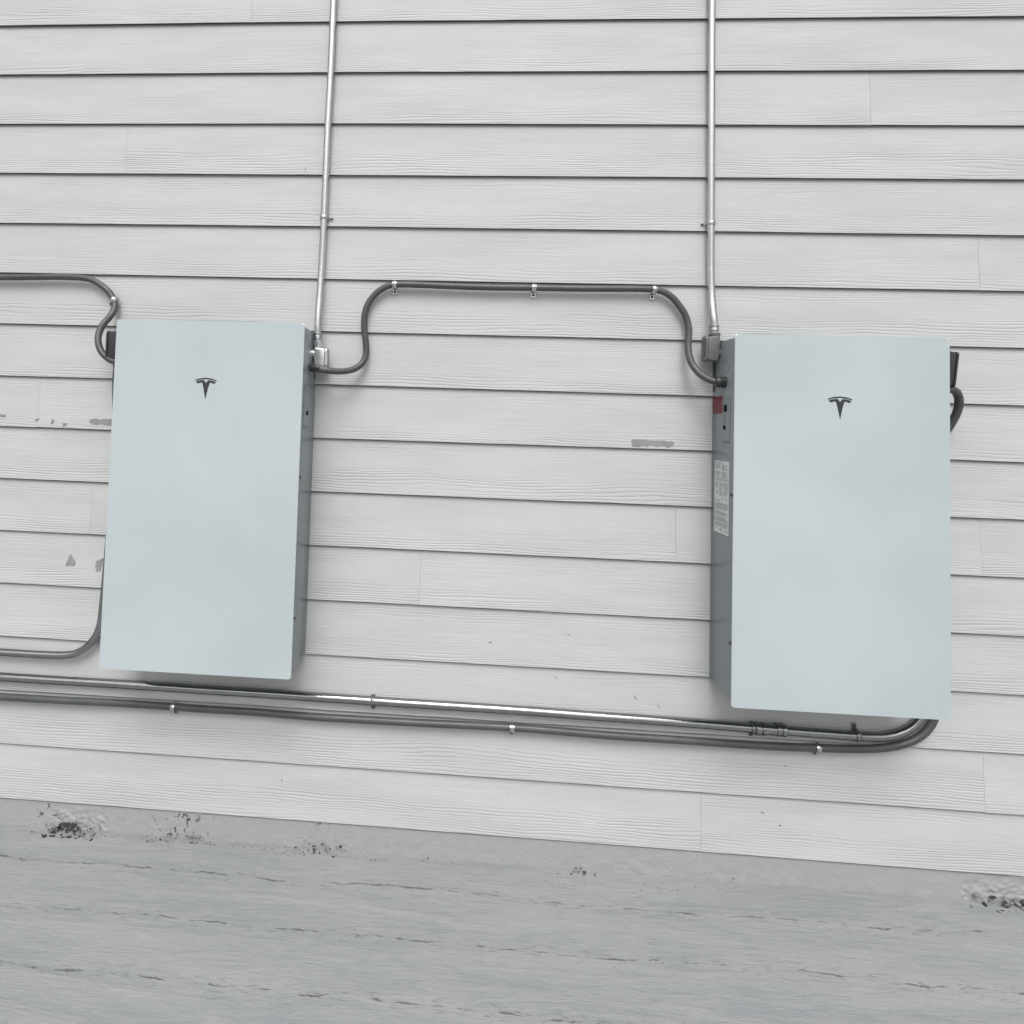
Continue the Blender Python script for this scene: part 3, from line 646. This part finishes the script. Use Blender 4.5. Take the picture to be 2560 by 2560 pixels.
# ------------------------------------------------------------------ conduit bodies beside the cabinets
def conduit_body(xh, s, z0, z1, ztop, d, m, coverm, label, side_z, side_x, bw=.034, drop=False, dep=.040, taper=0.0):
    """xh: hub axis x; s = +1 when the cabinet is on +X; box spans z0..z1, hub up to ztop; cover faces away from the cabinet"""
    root = thing('conduit_body', (0, 0, 0), label, 'conduit body', 'conduit bodies beside the cabinets')
    xo = xh - s*bw*.72; xi = xh + s*(bw*.28)       # outer (cover) and inner faces
    y0, y1 = -(d-dep/2), -(d+dep/2)
    n = 7; pts = [(xo, z1), (xi - s*.004, z1 + .004), (xi, z1 - .002), (xi - s*taper*.2, (z0+z1)/2), (xi - s*(.004+taper), z0+.003), (xi - s*(.010+taper), z0-.003), (xo, z0+.001)]
    bm = bm_prism(bmesh.new(), pts, 'y', y0, y1, .0045, 4)
    body = mesh_obj('housing', bm, M[m], root, angle=30)
    bm = bmesh.new()
    if ztop is not None:
        a, b = ((z1-.006, ztop) if not drop else (z0+.006, ztop)); dirz = 1 if b > a else -1; L = abs(b-a)
        bm_lathe(bm, W(xh, a, d), (0, 0, dirz), [(0, .0155), (L*.6, .0158), (L*.7, .0172), (L-.001, .0172), (L, .0160), (L, .012)], 28)
        mesh_obj('hub', bm, M[m], root, angle=30)
    bm = bmesh.new(); xa = xi - s*.004; L = abs(side_x - xa)
    bm_lathe(bm, W(xa, side_z, d+.006), (s, 0, 0), [(0, .0125), (L*.5, .0130), (L*.55, .0142), (L, .0142), (L, .005)], 24)
    mesh_obj('side_hub', bm, M[m], root, angle=30)
    cp = round_rect(-(d+dep/2+.001), -(d-dep/2-.001), z0-.004, z1+.004, .011)
    a, b = sorted((xo - s*.0005, xo - s*.0062))
    cov = mesh_obj('cover', bm_prism(bmesh.new(), cp, 'x', a, b, .0012, 2), M[coverm], root, angle=30)
    for zz in (z0+.004, z1-.004):
        bm = bmesh.new(); bm_lathe(bm, W(xo - s*.0055, zz, d+dep*.28), (-s, 0, 0), [(0, .0034), (.002, .0034), (.003, .0022), (.003, .0005)], 14)
        mesh_obj('screw', bm, M['zinc'], cov, angle=40)
    rebase(root, (xh, -d, z0)); return root
conduit_body(.8700, -1, 1.513, 1.572, 1.600, .052, 'alu', 'alu', 'shiny bare metal conduit body at the right flank of the left cabinet', 1.556, .852, bw=.038, dep=.038)
conduit_body(2.1650, 1, 1.567, 1.642, 1.656, .055, 'cast', 'cast', 'grey painted conduit body with screwed cover under the kinked steel conduit', 1.591, 2.1815, bw=.038, dep=.040)
conduit_body(.2020, 1, 1.517, 1.606, 1.487, .090, 'dark', 'dark', 'dark grey conduit body half hidden behind the left edge of the left cabinet', 1.575, .2612, bw=.038, drop=True, dep=.050)
conduit_body(2.8340, -1, 1.503, 1.606, 1.488, .100, 'dark', 'dark', 'dark conduit body poking out at the right edge of the right cabinet', 1.575, 2.7770, bw=.029, drop=True, dep=.046, taper=0).rotation_euler = (0, .11, 0)
bpy.data.objects['conduit_body.003'].location.x -= .010

# ------------------------------------------------------------------ straps
PH = PI/2
strap(.8647, 2.0291, .026, RE, PH, -1, 'zinc strap on the left vertical conduit, tab to the right', GS)
strap(2.1586, 2.0245, .026, RE, PH, 1, 'zinc strap on the right vertical conduit, tab to the left', GS)
strap(1.1170, 1.8020, .026, RF, 0, -1, 'zinc strap at the left shoulder of the arching flexible conduit', GS)
strap(1.5860, 1.8000, .026, RF, 0, -1, 'zinc strap at the middle of the arching flexible conduit', GS)
strap(1.9800, 1.8012, .026, RF, -.12, -1, 'zinc strap at the right shoulder of the arching flexible conduit', GS)
strap(.1345, 1.7280, .028, RF, math.radians(118), 1, 'zinc strap on the curl of flexible conduit above the left cabinet', GS)
strap(1.0945, .4132, .0268, .0136, 0, -1, 'zinc strap on the long low steel conduit between the cabinets', GS, m='zinc_shaded')
strap(2.3130, .4033, .0268, .0136, 0, -1, 'zinc strap beside the coupling of the low steel conduit', GS, m='zinc_shaded')
strap(2.6300, .3996, .0268, .0136, 0, 1, 'zinc strap on the low steel conduit just before its upward bend', GS, m='zinc_shaded')
strap(.4202, .3525, .028, .0118, 0, -1, 'zinc strap on the low flexible conduit under the left cabinet', GS)
strap(1.5535, .3565, .028, .0118, 0, -1, 'zinc strap on the low flexible conduit midway between the cabinets', GS)
strap(2.5097, .3551, .028, .0118, 0, -1, 'zinc strap on the low flexible conduit under the right cabinet', GS)

# ------------------------------------------------------------------ mortar crumbs along the foot of the wall
bm = bmesh.new()
def crumb(x, z, d, s, mi):
    q = bmesh.ops.create_icosphere(bm, subdivisions=1, radius=s)
    st = Vector((random.uniform(.8, 1.9), random.uniform(.7, 1.2), random.uniform(.4, .8))); rz = Matrix.Rotation(random.uniform(0, 6), 3, 'Z')
    for v in q['verts']:
        c = v.co.copy(); c *= 1 + random.uniform(-.35, .35); c = Vector((c.x*st.x, c.y*st.y, c.z*st.z)); v.co = rz @ c + W(x, z, d)
    for f in {f for v in q['verts'] for f in v.link_faces}: f.material_index = mi
def scatter(xa, xb, n, smin, smax, dark=.25, da=.03, db=.075):
    for _ in range(n):
        x = random.triangular(xa, xb, (xa+xb)/2); u = random.random(); d = da + (db-da)*u
        z = GZ + .001 + (.022*max(0, 1-u*1.3) if d < .06 else 0)
        crumb(x, z, d, random.uniform(smin, smax)*(1 if random.random() < .85 else 1.6), 1 if random.random() < dark else 0)
scatter(-.03, .20, 90, .0015, .0042, .45, .014, .055); scatter(.02, .12, 26, .0025, .0060, .85, .014, .03)
for _ in range(330):      # ragged dark line of grit where the ground meets the wall
    x = random.triangular(-.1, 1.45, .6); d = .034 + .012*noise.noise(Vector((x*5, 0, 1))) + random.gauss(0, .006)
    if noise.noise(Vector((x*7, 3, 3))) > -.18: crumb(x, GZ+.0012, d, random.uniform(.0008, .0021), 1 if random.random() < .6 else 0)
scatter(.84, 1.04, 46, .0014, .0034, .6, .018, .045); scatter(.38, .62, 40, .0012, .0032, .5, .012, .04)
scatter(1.1, 2.9, 60, .0010, .0018, .5, .02, .10); scatter(1.72, 1.86, 10, .0015, .0030, .8, .015, .04)
scatter(2.94, 3.5, 130, .0018, .0045, .5, .014, .06); scatter(2.98, 3.3, 30, .003, .007, .7, .014, .04)
tag(mesh_obj('mortar_crumbs', bm, [M['crumb'], M['grit']], smooth=False), 'loose mortar crumbs and grit along the foot of the wall', 'rubble', kind='stuff')
